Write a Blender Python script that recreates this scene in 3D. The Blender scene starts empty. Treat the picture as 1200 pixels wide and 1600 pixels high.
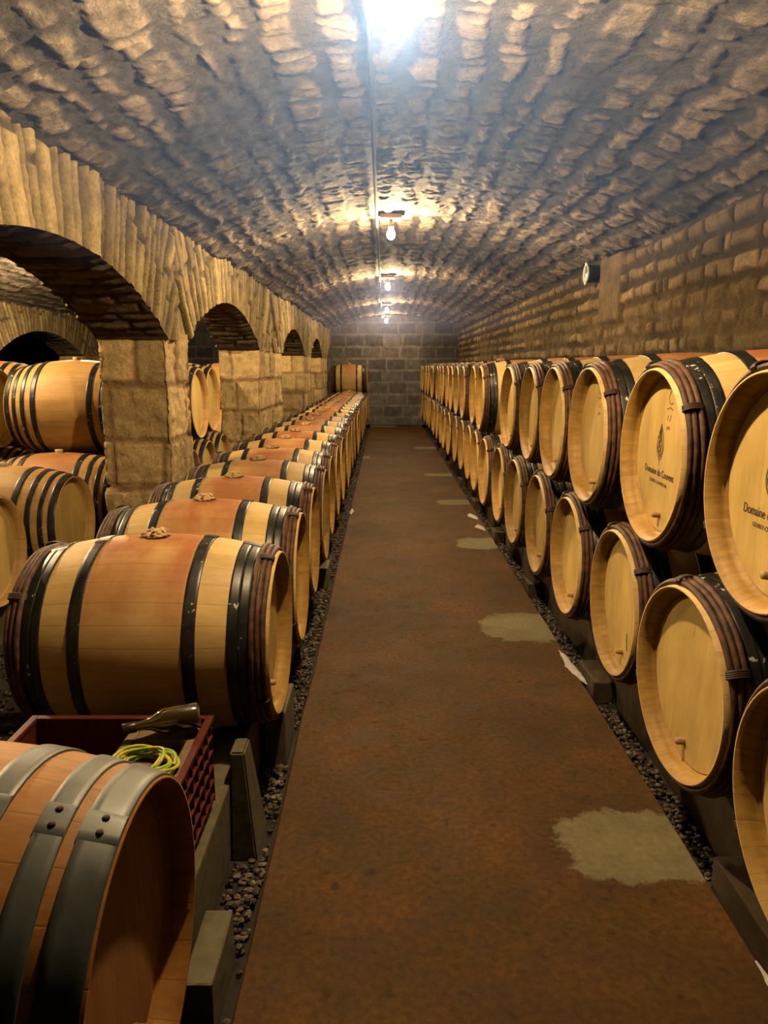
import bpy, bmesh, math, random
import numpy as np
from mathutils import Vector, Matrix

PI = math.pi
sc = bpy.context.scene
C = bpy.context.collection
random.seed(7)

# ------------------------------------------------------------------ camera, world, exposure
CAM_H = 1.5
cam = bpy.data.cameras.new('camera')
cam.sensor_fit = 'VERTICAL'
cam.sensor_height = 36.0
cam.lens = 36.0 * 1150 / 1600
cam.clip_start = 0.02
camo = bpy.data.objects.new('camera', cam)
C.objects.link(camo)
camo.location = (0, 0, CAM_H)
camo.rotation_euler = (PI / 2 - math.atan(229 / 1150), 0, 0)
sc.camera = camo

BULB_COL = (1.0, 0.71, 0.38)
BULB_W = [39.0, 42.0, 30.0, 22.0, 13.0]         # radiated power of the five aisle bulbs
SIDE_W = 60.0
LENS_GLOW_DENSITY = 0.038
LENS_GLOW_COL = (0.20, 0.40, 1.0)
sc.view_settings.view_transform = 'Standard'
sc.view_settings.look = 'None'
sc.view_settings.gamma = 1.0
sc.view_settings.use_curve_mapping = False
sc.view_settings.exposure = 2.6
sc.cycles.use_denoising = True
sc.cycles.max_bounces = 6
sc.cycles.diffuse_bounces = 1
sc.cycles.volume_bounces = 0
sc.cycles.caustics_reflective = False
sc.cycles.caustics_refractive = False

w = bpy.data.worlds.new('cellar_air')
sc.world = w
w.use_nodes = True
wn = w.node_tree
wn.nodes['Background'].inputs[0].default_value = (0.0, 0.0, 0.0, 1)
# ------------------------------------------------------------------ plan of the place (metres, floor = 0)
XL, XLB, XR = -1.36, -1.80, 1.89          # arcade faces, right wall
XL2, XL2B = -5.40, -5.84                  # arcade of the next aisle
Y0, Y1 = -1.3, 19.05                      # built extent, end wall
ZS, ZC = 2.34, 2.70                       # vault spring and crown
ARCH = [(-1.75, 1.2), (1.78, 4.73), (5.23, 8.2), (10.0, 12.85), (14.0, 16.4), (17.9, 20.6)]
ARCH2 = [(-2.4, 0.5), (3.0, 6.0), (6.8, 9.8), (10.5, 13.5), (14.3, 17.0), (17.8, 20.6)]
ASPR, ARISE = 1.66, 0.37
BULBS = [(0.025, 2.28), (0.056, 6.21), (0.051, 10.25), (0.055, 14.6), (0.053, 17.9)]
BZ = 2.55
BZ1 = 2.48                                 # the nearest bulb hangs a little lower

# ------------------------------------------------------------------ object helpers
def tag(o, label=None, cat=None, group=None, kind=None):
    if label: o['label'] = label
    if cat: o['category'] = cat
    if group: o['group'] = group
    if kind: o['kind'] = kind
    return o

def thing(name, label, cat, loc=(0, 0, 0), rot=(0, 0, 0), group=None):
    o = bpy.data.objects.new(name, None)
    o.empty_display_size = 0.1
    C.objects.link(o)
    o.location = loc
    o.rotation_euler = rot
    return tag(o, label, cat, group)

def link(name, me, mat=None, parent=None, loc=None, smooth=True):
    o = bpy.data.objects.new(name, me)
    if mat and not me.materials:
        me.materials.append(mat)
    C.objects.link(o)
    if parent: o.parent = parent
    if loc: o.location = loc
    return o

def set_smooth(me, flag=True):
    me.polygons.foreach_set('use_smooth', np.full(len(me.polygons), flag))

def np_mesh(name, V, F, col=None, smooth=True):
    """quads or tris from numpy arrays"""
    me = bpy.data.meshes.new(name)
    V = np.asarray(V, dtype=np.float32); F = np.asarray(F, dtype=np.int32)
    k = F.shape[1]
    me.vertices.add(len(V)); me.vertices.foreach_set('co', V.ravel())
    me.loops.add(F.size); me.loops.foreach_set('vertex_index', F.ravel())
    me.polygons.add(len(F))
    me.polygons.foreach_set('loop_start', np.arange(len(F), dtype=np.int32) * k)
    me.polygons.foreach_set('loop_total', np.full(len(F), k, dtype=np.int32))
    me.polygons.foreach_set('use_smooth', np.full(len(F), smooth))
    me.update(calc_edges=True)
    if col is not None:
        a = me.color_attributes.new('Col', 'FLOAT_COLOR', 'POINT')
        c4 = np.ones((len(V), 4), dtype=np.float32); c4[:, :3] = col
        a.data.foreach_set('color', c4.ravel())
    me.validate()
    return me

class Acc:
    """collects grids of quads into one mesh"""
    def __init__(s): s.V = []; s.F = []; s.C = []; s.n = 0
    def grid(s, P, col=None, flip=False, wrap=False):
        a, b = P.shape[:2]
        idx = np.arange(a * b).reshape(a, b) + s.n
        if wrap:
            idx = np.concatenate([idx, idx[:1]], axis=0)
        q = np.stack([idx[:-1, :-1], idx[1:, :-1], idx[1:, 1:], idx[:-1, 1:]], -1).reshape(-1, 4)
        if flip: q = q[:, ::-1]
        s.V.append(P.reshape(-1, 3)); s.F.append(q)
        s.C.append((np.zeros((a * b, 3)) + .3) if col is None else col.reshape(-1, 3))
        s.n += a * b
    def mesh(s, name, smooth=True, colors=True):
        return np_mesh(name, np.concatenate(s.V), np.concatenate(s.F), np.concatenate(s.C) if colors else None, smooth)

def lathe(acc, prof, n=64, phase=0.0, wob=None):
    """revolve (x, r) profile around the X axis"""
    prof = np.array(prof, dtype=float)
    t = np.arange(n) / n * 2 * PI + phase
    x = np.broadcast_to(prof[:, 0], (n, len(prof)))
    r = np.broadcast_to(prof[:, 1], (n, len(prof))).copy()
    if wob is not None: r = r + wob(t)[:, None]
    acc.grid(np.stack([x, r * np.cos(t)[:, None], r * np.sin(t)[:, None]], -1), wrap=True, flip=True)

def tube_pts(acc, pts, rad, n=8, closed=False, flat=1.0):
    pts = np.array(pts, dtype=float); m = len(pts)
    tan = np.gradient(pts, axis=0) if not closed else (np.roll(pts, -1, 0) - np.roll(pts, 1, 0))
    tan /= np.linalg.norm(tan, axis=1, keepdims=True) + 1e-9
    ref = np.array([0.0, 0.0, 1.0]) if abs(tan[:, 2]).mean() < .8 else np.array([1.0, 0, 0])
    u = np.cross(tan, ref); u /= np.linalg.norm(u, axis=1, keepdims=True) + 1e-9
    v = np.cross(tan, u)
    rad = np.broadcast_to(np.asarray(rad, dtype=float), (m,))
    a = np.arange(n + 1) / n * 2 * PI
    P = pts[:, None] + (np.cos(a)[None, :, None] * u[:, None] + flat * np.sin(a)[None, :, None] * v[:, None]) * rad[:, None, None]
    if closed: P = np.concatenate([P, P[:1]], 0)
    acc.grid(P)
    if not closed:
        for e, fl in ((0, False), (-1, True)):
            cap = np.stack([np.repeat(pts[e][None], n + 1, 0), P[e]], 0)
            acc.grid(cap, flip=fl)

def bevel_box(lo, hi, bev=.004, seg=2, jitter=0.0, seed=0, cuts=0):
    bm = bmesh.new()
    bmesh.ops.create_cube(bm, size=1)
    lo = Vector(lo); hi = Vector(hi)
    for v in bm.verts:
        v.co = Vector([(lo[i] + hi[i]) / 2 + v.co[i] * (hi[i] - lo[i]) for i in range(3)])
    bmesh.ops.bevel(bm, geom=bm.edges[:], offset=bev, segments=seg, affect='EDGES', profile=.6)
    if cuts:
        bmesh.ops.subdivide_edges(bm, edges=[e for e in bm.edges if e.calc_length() > .03], cuts=cuts, use_grid_fill=True)
    if jitter:
        r = random.Random(seed)
        for v in bm.verts:
            v.co += Vector((r.uniform(-1, 1), r.uniform(-1, 1), r.uniform(-1, 1))) * jitter
    return bm

def bm_mesh(bm, name, smooth=False):
    bmesh.ops.recalc_face_normals(bm, faces=bm.faces[:])
    me = bpy.data.meshes.new(name); bm.to_mesh(me); bm.free()
    set_smooth(me, smooth)
    return me

def add_bm(bm, other):
    me = bpy.data.meshes.new('t'); other.to_mesh(me); other.free(); bm.from_mesh(me); bpy.data.meshes.remove(me)

# ------------------------------------------------------------------ material helpers
ALB = 0.54          # scales every base colour down to weaken bounced light and deepen shade
class NT:
    def __init__(s, name):
        s.m = bpy.data.materials.new(name); s.m.use_nodes = True
        s.t = s.m.node_tree; s.b = s.t.nodes['Principled BSDF']
    def n(s, typ, **kw):
        x = s.t.nodes.new('ShaderNode' + typ)
        for k, v in kw.items(): setattr(x, k, v)
        return x
    def lk(s, a, b): s.t.links.new(a, b)
    def put(s, sock, v):
        if isinstance(v, bpy.types.NodeSocket): s.lk(v, sock)
        elif isinstance(v, (tuple, list)) and len(v) == 3 and sock.type == 'RGBA': sock.default_value = (*v, 1)
        else: sock.default_value = v
    def math(s, op, a, b=0.0, c=None, clamp=False):
        x = s.n('Math', operation=op, use_clamp=clamp); s.put(x.inputs[0], a); s.put(x.inputs[1], b)
        if c is not None: s.put(x.inputs[2], c)
        return x.outputs[0]
    def ramp(s, f, pts):
        x = s.n('ValToRGB'); e = x.color_ramp.elements
        while len(e) < len(pts): e.new(0.5)
        for i, (p, c) in enumerate(pts):
            e[i].position = p; e[i].color = (*c, 1) if isinstance(c, tuple) else (c, c, c, 1)
        s.put(x.inputs[0], f); return x.outputs[0]
    def mix(s, f, a, b, mode='MIX'):
        x = s.n('Mix', data_type='RGBA', blend_type=mode, clamp_factor=True)
        s.put(x.inputs[0], f); s.put(x.inputs[6], a); s.put(x.inputs[7], b); return x.outputs[2]
    def coord(s, kind='Object'): return s.n('TexCoord').outputs[kind]
    def geo(s): return s.n('NewGeometry').outputs['Position']
    def noise(s, vec, scale=5.0, detail=4.0, rough=.55, stretch=None, w=None):
        if stretch:
            mp = s.n('Mapping'); s.put(mp.inputs[3], stretch); s.lk(vec, mp.inputs[0]); vec = mp.outputs[0]
        x = s.n('TexNoise', noise_dimensions='4D' if w is not None else '3D'); s.lk(vec, x.inputs['Vector'])
        s.put(x.inputs['Scale'], scale); s.put(x.inputs['Detail'], detail); s.put(x.inputs['Roughness'], rough)
        if w is not None: s.put(x.inputs['W'], w)
        return x.outputs['Fac']
    def xyz(s, vec):
        x = s.n('SeparateXYZ'); s.lk(vec, x.inputs[0]); return x.outputs
    def bump(s, h, strength=.3, dist=.01):
        x = s.n('Bump'); s.put(x.inputs['Strength'], strength); s.put(x.inputs['Distance'], dist); s.put(x.inputs['Height'], h)
        s.lk(x.outputs[0], s.b.inputs['Normal']); return x
    def out(s, col, rough=.8, metal=0.0, spec=.5):
        s.put(s.b.inputs['Base Color'], s.mix(1.0, col, (ALB, ALB, ALB), 'MULTIPLY')); s.put(s.b.inputs['Roughness'], rough); s.put(s.b.inputs['Metallic'], metal)
        s.put(s.b.inputs['Specular IOR Level'], spec * .55); return s.m
    def rnd(s): return s.n('ObjectInfo').outputs['Random']
    def attr(s, name='Col'): return s.n('Attribute', attribute_name=name).outputs['Color']

def mat_stone():
    t = NT('rough_limestone'); p = t.geo()
    c = t.attr()
    n1 = t.noise(p, 9, 6, .65); n2 = t.noise(p, 60, 4, .6)
    f = t.ramp(n1, [(.3, .62), (.7, 1.22)])
    c = t.mix(1.0, c, f, 'MULTIPLY')
    c = t.mix(1.0, c, t.ramp(n2, [(.3, .75), (.65, 1.12)]), 'MULTIPLY')
    n3 = t.noise(p, 24, 8, .75)
    t.bump(t.math('ADD', t.math('MULTIPLY', n1, .4), t.math('ADD', t.math('MULTIPLY', n2, .25), t.math('MULTIPLY', n3, .6))), .9, .03)
    return t.out(c, .92, spec=.2)

def mat_simple(name, col, rough=.6, metal=0.0, nscale=30, var=.25, bump=.1, spec=.5):
    t = NT(name); p = t.coord()
    n = t.noise(p, nscale, 4)
    c = t.mix(1.0, col, t.ramp(n, [(.25, 1 - var), (.75, 1 + var * .6)]), 'MULTIPLY')
    if bump: t.bump(n, bump, .004)
    return t.out(c, rough, metal, spec)

def mat_staves(name, base, dark, stain=0.0, seams=30):
    t = NT(name); p = t.coord(); x, y, z = t.xyz(p); r = t.rnd()
    ang = t.math('MULTIPLY', t.math('ARCTAN2', z, y), seams / (2 * PI))
    fr = t.math('FRACT', ang); cell = t.math('FLOOR', ang)
    wn_ = t.n('TexWhiteNoise', noise_dimensions='2D'); cx = t.n('CombineXYZ'); t.lk(cell, cx.inputs[0]); t.lk(t.math('MULTIPLY', r, 40), cx.inputs[1]); t.lk(cx.outputs[0], wn_.inputs['Vector'])
    tone = wn_.outputs['Value']
    grain = t.noise(p, 1.0, 6, .65, stretch=(3, 55, 55), w=t.math('MULTIPLY', r, 30))
    blot = t.noise(p, 6, 4, .6, w=t.math('MULTIPLY', r, 60))
    c = t.mix(t.ramp(grain, [(.3, 0.0), (.75, 1.0)]), base, dark)
    c = t.mix(1.0, c, t.ramp(tone, [(0, .90), (1, 1.06)]), 'MULTIPLY')
    c = t.mix(1.0, c, t.ramp(blot, [(.3, .8), (.7, 1.1)]), 'MULTIPLY')
    c = t.mix(1.0, c, t.ramp(r, [(0, .84), (1, 1.1)]), 'MULTIPLY')
    if stain:
        # spilt wine soaked into the staves between the two bilge hoops, heaviest around the bung
        ax = t.math('ABSOLUTE', x)
        mid = t.ramp(ax, [(.155, 1.0), (.185, 0.0)])
        up = t.ramp(t.math('MULTIPLY_ADD', z, 1.4, .5), [(.45, .12), (.98, 1.0)])
        sn = t.noise(p, 3.2, 5, .6, stretch=(1.6, 1, 1), w=t.math('MULTIPLY', r, 90))
        amt = t.math('MULTIPLY', t.math('MULTIPLY', mid, up), t.ramp(sn, [(.33, .40), (.58, 1.0)]))
        amt = t.math('MULTIPLY', amt, t.ramp(r, [(0, stain * .85), (1, stain)]))
        c = t.mix(amt, c, (.37, .105, .032))
    seam = t.ramp(t.math('ABSOLUTE', t.math('SUBTRACT', fr, .5)), [(.470, 0.0), (.495, 1.0)])
    c = t.mix(t.math('MULTIPLY', seam, .28), c, (.05, .025, .01))
    t.bump(t.math('SUBTRACT', t.math('MULTIPLY', grain, .35), t.math('MULTIPLY', seam, .4)), .2, .003)
    return t.out(c, .55, spec=.35)

def mat_head(name, base, dark, planks=8.5):
    t = NT(name); p = t.coord(); x, y, z = t.xyz(p); r = t.rnd()
    yy = t.math('MULTIPLY_ADD', y, planks / .56, 20.3)
    fr = t.math('FRACT', yy); cell = t.math('FLOOR', yy)
    wn_ = t.n('TexWhiteNoise', noise_dimensions='2D'); cx = t.n('CombineXYZ'); t.lk(cell, cx.inputs[0]); t.lk(t.math('MULTIPLY', r, 40), cx.inputs[1]); t.lk(cx.outputs[0], wn_.inputs['Vector'])
    grain = t.noise(p, 1.0, 6, .65, stretch=(30, 42, 3), w=t.math('MULTIPLY', r, 30))
    blot = t.noise(p, 5, 4, .6, stretch=(1, 2.2, 1), w=t.math('MULTIPLY', r, 70))
    c = t.mix(t.ramp(grain, [(.32, 0.0), (.8, 1.0)]), base, dark)
    c = t.mix(1.0, c, t.ramp(wn_.outputs['Value'], [(0, .93), (1, 1.05)]), 'MULTIPLY')
    c = t.mix(1.0, c, t.ramp(blot, [(.3, .8), (.65, 1.08)]), 'MULTIPLY')
    c = t.mix(1.0, c, t.ramp(r, [(0, .9), (1, 1.08)]), 'MULTIPLY')
    drip = t.noise(p, 7, 3, .5, stretch=(1, 3.2, .8), w=t.math('MULTIPLY', r, 120))
    c = t.mix(t.math('MULTIPLY', t.ramp(drip, [(.66, 0.0), (.76, 1.0)]), .45), c, (.12, .06, .03))
    seam = t.ramp(t.math('ABSOLUTE', t.math('SUBTRACT', fr, .5)), [(.480, 0.0), (.498, 1.0)])
    c = t.mix(t.math('MULTIPLY', seam, .18), c, (.08, .04, .015))
    t.bump(t.math('SUBTRACT', t.math('MULTIPLY', grain, .3), seam), .2, .002)
    return t.out(c, .6, spec=.3)

def mat_black_hoop():
    t = NT('black_painted_hoop'); p = t.coord(); r = t.rnd()
    n = t.noise(p, 14, 5, .65, w=t.math('MULTIPLY', r, 50)); f = t.noise(p, 38, 3, .5, w=t.math('MULTIPLY', r, 80))
    c = t.mix(t.ramp(n, [(.45, 0.0), (.75, 1.0)]), (.012, .012, .011), (.035, .033, .028))
    c = t.mix(t.ramp(t.math('MULTIPLY', t.ramp(f, [(.62, 0.0), (.65, 1.0)]), t.ramp(n, [(.52, 0.0), (.56, 1.0)])), [(0, 0.0), (1, 1.0)]), c, (.55, .56, .5))
    t.bump(n, .08, .004)
    return t.out(c, t.ramp(n, [(.3, .3), (.7, .5)]), spec=.5)

def mat_galv():
    t = NT('galvanised_steel'); p = t.coord()
    n = t.noise(p, 10, 5, .6); f = t.noise(p, 50, 3)
    c = t.mix(t.ramp(n, [(.35, 0.0), (.7, 1.0)]), (.075, .085, .08), (.145, .155, .145))
    t.bump(f, .06, .003)
    return t.out(c, t.ramp(n, [(.3, .40), (.7, .55)]), .35)

def mat_floor():
    t = NT('worn_brown_concrete'); p = t.geo(); x, y, z = t.xyz(p)
    n0 = t.noise(p, 1.3, 5, .6); n1 = t.noise(p, 7, 6, .65); n2 = t.noise(p, 45, 5, .6); n3 = t.noise(p, 150, 3)
    c = t.mix(t.ramp(n1, [(.3, 0.0), (.7, 1.0)]), (.082, .035, .0078), (.158, .072, .0155))
    c = t.mix(t.ramp(t.noise(p, 3.1, 4, .6), [(.42, 0.0), (.68, .7)]), c, (.075, .046, .007))
    c = t.mix(1.0, c, t.ramp(n0, [(.3, .6), (.7, 1.2)]), 'MULTIPLY')
    c = t.mix(1.0, c, t.ramp(n2, [(.3, .62), (.62, 1.15)]), 'MULTIPLY')
    spots = t.noise(p, 16, 3, .5)
    c = t.mix(t.math('MULTIPLY', t.ramp(spots, [(.62, 0.0), (.72, 1.0)]), .6), c, (.022, .010, .005))
    c = t.mix(t.ramp(n3, [(.74, 0.0), (.8, .5)]), c, (.45, .36, .25))
    # pale repair patches of newer cement along the right edge
    nd = t.noise(p, 9, 5, .7)
    tot = None
    for (cx, cy, sx, sy) in PATCHES:
        dx = t.math('DIVIDE', t.math('SUBTRACT', x, cx), sx); dy = t.math('DIVIDE', t.math('SUBTRACT', y, cy), sy)
        d = t.math('MAXIMUM', t.math('ABSOLUTE', dx), t.math('ABSOLUTE', dy))
        d2 = t.math('SQRT', t.math('ADD', t.math('MULTIPLY', dx, dx), t.math('MULTIPLY', dy, dy)))
        d = t.math('ADD', t.math('MULTIPLY', d, .45), t.math('MULTIPLY', d2, .55))
        d = t.math('ADD', d, t.math('MULTIPLY', t.math('SUBTRACT', nd, .5), .9))
        m = t.math('SUBTRACT', 1.0, t.math('SMOOTH_MIN', t.math('MAXIMUM', t.math('MULTIPLY_ADD', d, 9.0, -8.0), 0.0), 1.0, .01), clamp=True)
        tot = m if tot is None else t.math('MAXIMUM', tot, m)
    pc = t.mix(t.ramp(n1, [(.3, 0.0), (.7, 1.0)]), (.17, .15, .075), (.27, .235, .12))
    pc = t.mix(1.0, pc, t.ramp(n2, [(.3, .8), (.7, 1.1)]), 'MULTIPLY')
    c = t.mix(t.math('MULTIPLY', tot, .92), c, pc)
    t.bump(t.math('ADD', t.math('MULTIPLY', n2, .5), t.math('MULTIPLY', n1, .5)), .25, .01)
    return t.out(c, t.ramp(n1, [(.3, .66), (.7, .86)]), spec=.22)

PATCHES = [(.82, 2.10, .27, .19), (.83, 4.10, .27, .25), (.85, 6.15, .24, .22), (.82, 8.1, .24, .17), (.80, 10.2, .25, .15),
           (.82, 13.6, .28, .25), (-.02, 18.55, .36, .28), (-.30, 12.2, .08, .2)]

M_STONE = mat_stone()
M_FLOOR = mat_floor()
M_STAVE = mat_staves('wine_stained_oak_staves', (.76, .535, .225), (.58, .38, .135), .92)
M_STAVE2 = mat_staves('new_oak_staves', (.66, .40, .14), (.50, .285, .09), .0)
M_STAVE2S = mat_staves('new_oak_staves_stained', (.66, .40, .14), (.50, .285, .09), .75)
M_STAVE3 = mat_staves('old_orange_oak_staves', (.52, .235, .05), (.30, .12, .024), .0, 26)
M_CHIME = mat_staves('toasted_chime', (.56, .335, .085), (.34, .18, .04), .0)
M_HEAD = mat_head('oak_head_boards', (.76, .535, .185), (.62, .41, .125))
M_HEAD3 = mat_head('old_oak_head_boards', (.40, .19, .075), (.26, .11, .04))
M_HOOP = mat_black_hoop()
M_GALV = mat_galv()
M_WILLOW = mat_simple('split_willow', (.115, .052, .026), .65, nscale=34, var=.85, bump=.6)
M_CANE = mat_simple('dark_cane', (.06, .035, .022), .6, nscale=60, var=.4)
M_RAG = mat_simple('straw_rag', (.62, .42, .20), .9, nscale=80, var=.4, bump=.5)
M_PEG = mat_simple('pale_peg_wood', (.52, .31, .14), .6, nscale=50)
M_BUNG = mat_simple('pale_bung', (.70, .50, .30), .6, nscale=40)
M_INK = mat_simple('burnt_brand', (.085, .042, .016), .8, nscale=90, var=.3)
M_INK2 = mat_simple('faint_brand', (.27, .16, .055), .8, nscale=90, var=.3)
M_CHALK = mat_simple('pink_chalk', (.75, .16, .14), .9)
M_CONC = mat_simple('cast_concrete', (.15, .13, .075), .85, nscale=22, var=.35, bump=.35)
M_CONC_D = mat_simple('stained_concrete', (.075, .048, .022), .85, nscale=18, var=.45, bump=.4)
M_PLASTER = mat_simple('white_plaster', (.62, .60, .54), .85, nscale=20, var=.2, bump=.4)
M_GRAV = mat_simple('dark_earth', (.035, .026, .018), .95, nscale=40, var=.5, bump=.6)

# ------------------------------------------------------------------ stone patterns (numpy)
class Noise:
    def __init__(s, seed):
        s.g = np.random.default_rng(seed).random((256, 256))
    def __call__(s, x, y):
        xi = np.floor(x).astype(int); yi = np.floor(y).astype(int)
        fx = x - xi; fy = y - yi
        fx = fx * fx * (3 - 2 * fx); fy = fy * fy * (3 - 2 * fy)
        a = s.g[xi & 255, yi & 255]; b = s.g[(xi + 1) & 255, yi & 255]
        c = s.g[xi & 255, (yi + 1) & 255]; d = s.g[(xi + 1) & 255, (yi + 1) & 255]
        return (a * (1 - fx) + b * fx) * (1 - fy) + (c * (1 - fx) + d * fx) * fy
    def fbm(s, x, y, o=4, g=.5):
        t = 0; a = 1; n = 0
        for k in range(o):
            t = t + a * s(x * 2 ** k + 17.3 * k, y * 2 ** k + 9.1 * k); n += a; a *= g
        return t / n

def sstep(a, b, x):
    k = np.clip((x - a) / (b - a), 0, 1); return k * k * (3 - 2 * k)

def bounds(lo, hi, rng, a, b):
    out = [lo]
    while out[-1] < hi: out.append(out[-1] + rng.uniform(a, b))
    return np.array(out)

def coursed(S, T, seed, rowh=(.1, .18), lens=(.08, .4), wob=.02, mort=.03, amp=.03, tilt=.7, rows=None, sharp=.6, wobt=1.0, kt=1.0, ks=1.3):
    """rubble laid in courses: rows step along T, stones follow each other along S"""
    rng = np.random.default_rng(seed); nz = Noise(seed + 1)
    S2 = S + wob * 2 * (nz.fbm(S * 5, T * 5, 3) - .5); T2 = T + wobt * wob * 2 * (nz.fbm(S * 5 + 50, T * 5 + 50, 3) - .5)
    rb = np.array(rows) if rows is not None else bounds(T.min() - .3, T.max() + .3, rng, *rowh)
    r = np.clip(np.searchsorted(rb, T2) - 1, 0, len(rb) - 2)
    dT = np.minimum(T2 - rb[r], rb[r + 1] - T2)
    dS = np.zeros_like(S); cs = np.zeros_like(S); ln = np.ones_like(S); sid = np.zeros(S.shape, int)
    for k in np.unique(r):
        sb = bounds(S.min() - .3 - rng.uniform(0, .3), S.max() + .4, rng, *lens)
        m = r == k; s = S2[m]; i = np.clip(np.searchsorted(sb, s) - 1, 0, len(sb) - 2)
        dS[m] = np.minimum(s - sb[i], sb[i + 1] - s); cs[m] = (s - (sb[i] + sb[i + 1]) / 2) / (sb[i + 1] - sb[i]); sid[m] = k * 977 + i
    ct = (T2 - (rb[r] + rb[r + 1]) / 2) / (rb[r + 1] - rb[r])
    rt = rng.random((5, 8192)); R = [rt[k][sid % 8192] for k in range(5)]
    e = np.minimum(dT * kt, dS * ks)
    mj = mort * (.55 + .9 * nz.fbm(S * 4 + 9, T * 4 + 9, 3))
    m = sstep(mj * .6, mj * (.6 + sharp), e)
    h = m * amp * (.35 + .9 * R[0] + tilt * (cs * (R[1] - .5) * 2 + ct * (R[2] - .5) * 2))
    h = h + m * amp * .7 * (nz.fbm(S * 22, T * 12, 3) - .5) + .012 * (nz.fbm(S * 9, T * 9, 4) - .5)
    return h, m, R, nz

def colour(m, R, nz, S, T, stone, stone2, mort):
    stone = np.array(stone); stone2 = np.array(stone2); mort = np.array(mort)
    k = R[3][..., None]
    c = stone * (1 - k) + stone2 * k
    c = c * (.72 + .5 * R[4][..., None])
    mm = mort * (.75 + .5 * nz.fbm(S * 3 + 3, T * 3 + 7, 3)[..., None])
    return mm * (1 - m[..., None]) + c * m[..., None]

# ------------------------------------------------------------------ vaults
def ys_grid(d0=.014, brk=7.0, d1=.03, y0=Y0, y1=Y1 + .05):
    return np.concatenate([np.arange(y0, brk, d0), np.arange(brk, y1, d1)])

def crown_shift(y):
    """each bay of the vault starts a little higher just beyond a lamp and sinks to the next one"""
    edges = np.array([-8.0, 2.62, 6.38, 10.42, 14.76, 18.06, 40.0])
    i = np.clip(np.searchsorted(edges, y) - 1, 0, 5)
    fr = (y - edges[i]) / (edges[i + 1] - edges[i])
    return .040 * (1 - fr) * np.where(y > 2.7, 1.0, .3)

VW = (XR - XL) / 2; VX = (XR + XL) / 2; VRISE = ZC - ZS
VR = (VW ** 2 + VRISE ** 2) / (2 * VRISE)
def vault_z(x, cx=VX, r=VR, zc=ZC):
    return zc - r + math.sqrt(max(r * r - (x - cx) ** 2, 0))

def make_vault(name, x0, x1, ys, n, seed):
    hw = (x1 - x0) / 2 + .03; cx = (x0 + x1) / 2
    R = (hw ** 2 + VRISE ** 2) / (2 * VRISE); th = math.asin(hw / R)
    a = np.linspace(-th, th, n)
    T, S = np.meshgrid(a * R, ys, indexing='ij'); A = T / R
    h, m, Rr, nz = coursed(S, T, seed, rowh=(.13, .22), lens=(.07, .40), wob=.07, mort=.062, amp=.012, tilt=.6, sharp=.22, wobt=.85, kt=1.0, ks=2.0)
    m = m * sstep(.30, .46, nz.fbm(S * 2.6 + 31, T * 3.4 + 8, 3))         # here and there mortar covers the stones
    slab = nz.fbm(S * 26, T * 5 + 3, 3)                       # thin bedded slabs broken across the vault
    rid = 1 - np.abs(2 * nz.fbm(S * 15 + 3, T * 9, 3) - 1)      # broken faces with sharp ridges
    h = h + m * (.014 * (slab - .5) + .016 * (rid - .7)) + .025 * (nz.fbm(S * .9, T * 1.5, 3) - .5) + .012 * (nz.fbm(S * 30, T * 30, 2) - .5)
    col = colour(m, Rr, nz, S, T, (.42, .34, .245), (.26, .21, .16), (.125, .108, .09))
    rad = R - h
    P = np.stack([cx + rad * np.sin(A), S, ZC - R + rad * np.cos(A) + crown_shift(S)], -1)
    ac = Acc(); ac.grid(P, col, flip=False)
    # upper shell, so the vault is solid from above
    P2 = np.stack([cx + (R + .18) * np.sin(A[::12, ::12]), S[::12, ::12], ZC - R + (R + .18) * np.cos(A[::12, ::12])], -1)
    ac.grid(P2, None, flip=True)
    o = link(name, ac.mesh(name), M_STONE)
    return tag(o, kind='structure')

v1 = make_vault('ceiling', XL, XR, ys_grid(), 250, 11)
v2 = make_vault('ceiling_side_aisle', XL2, XLB, ys_grid(.03, 2, .03), 150, 23)

# ------------------------------------------------------------------ arcades
def arch_geo(y0, y1):
    hw = (y1 - y0) / 2; R = (hw ** 2 + ARISE ** 2) / (2 * ARISE)
    return (y0 + y1) / 2, hw, R, ASPR + ARISE - R

def zlow(y, arches):
    z = np.full_like(y, ASPR)
    for a in arches:
        yc, hw, R, zc = arch_geo(*a)
        m = np.abs(y - yc) < hw
        z[m] = zc + np.sqrt(R * R - (y[m] - yc) ** 2)
    return z

OCHRE, OCHRE2, OMORT = (.50, .385, .185), (.36, .28, .15), (.15, .11, .06)

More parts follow.
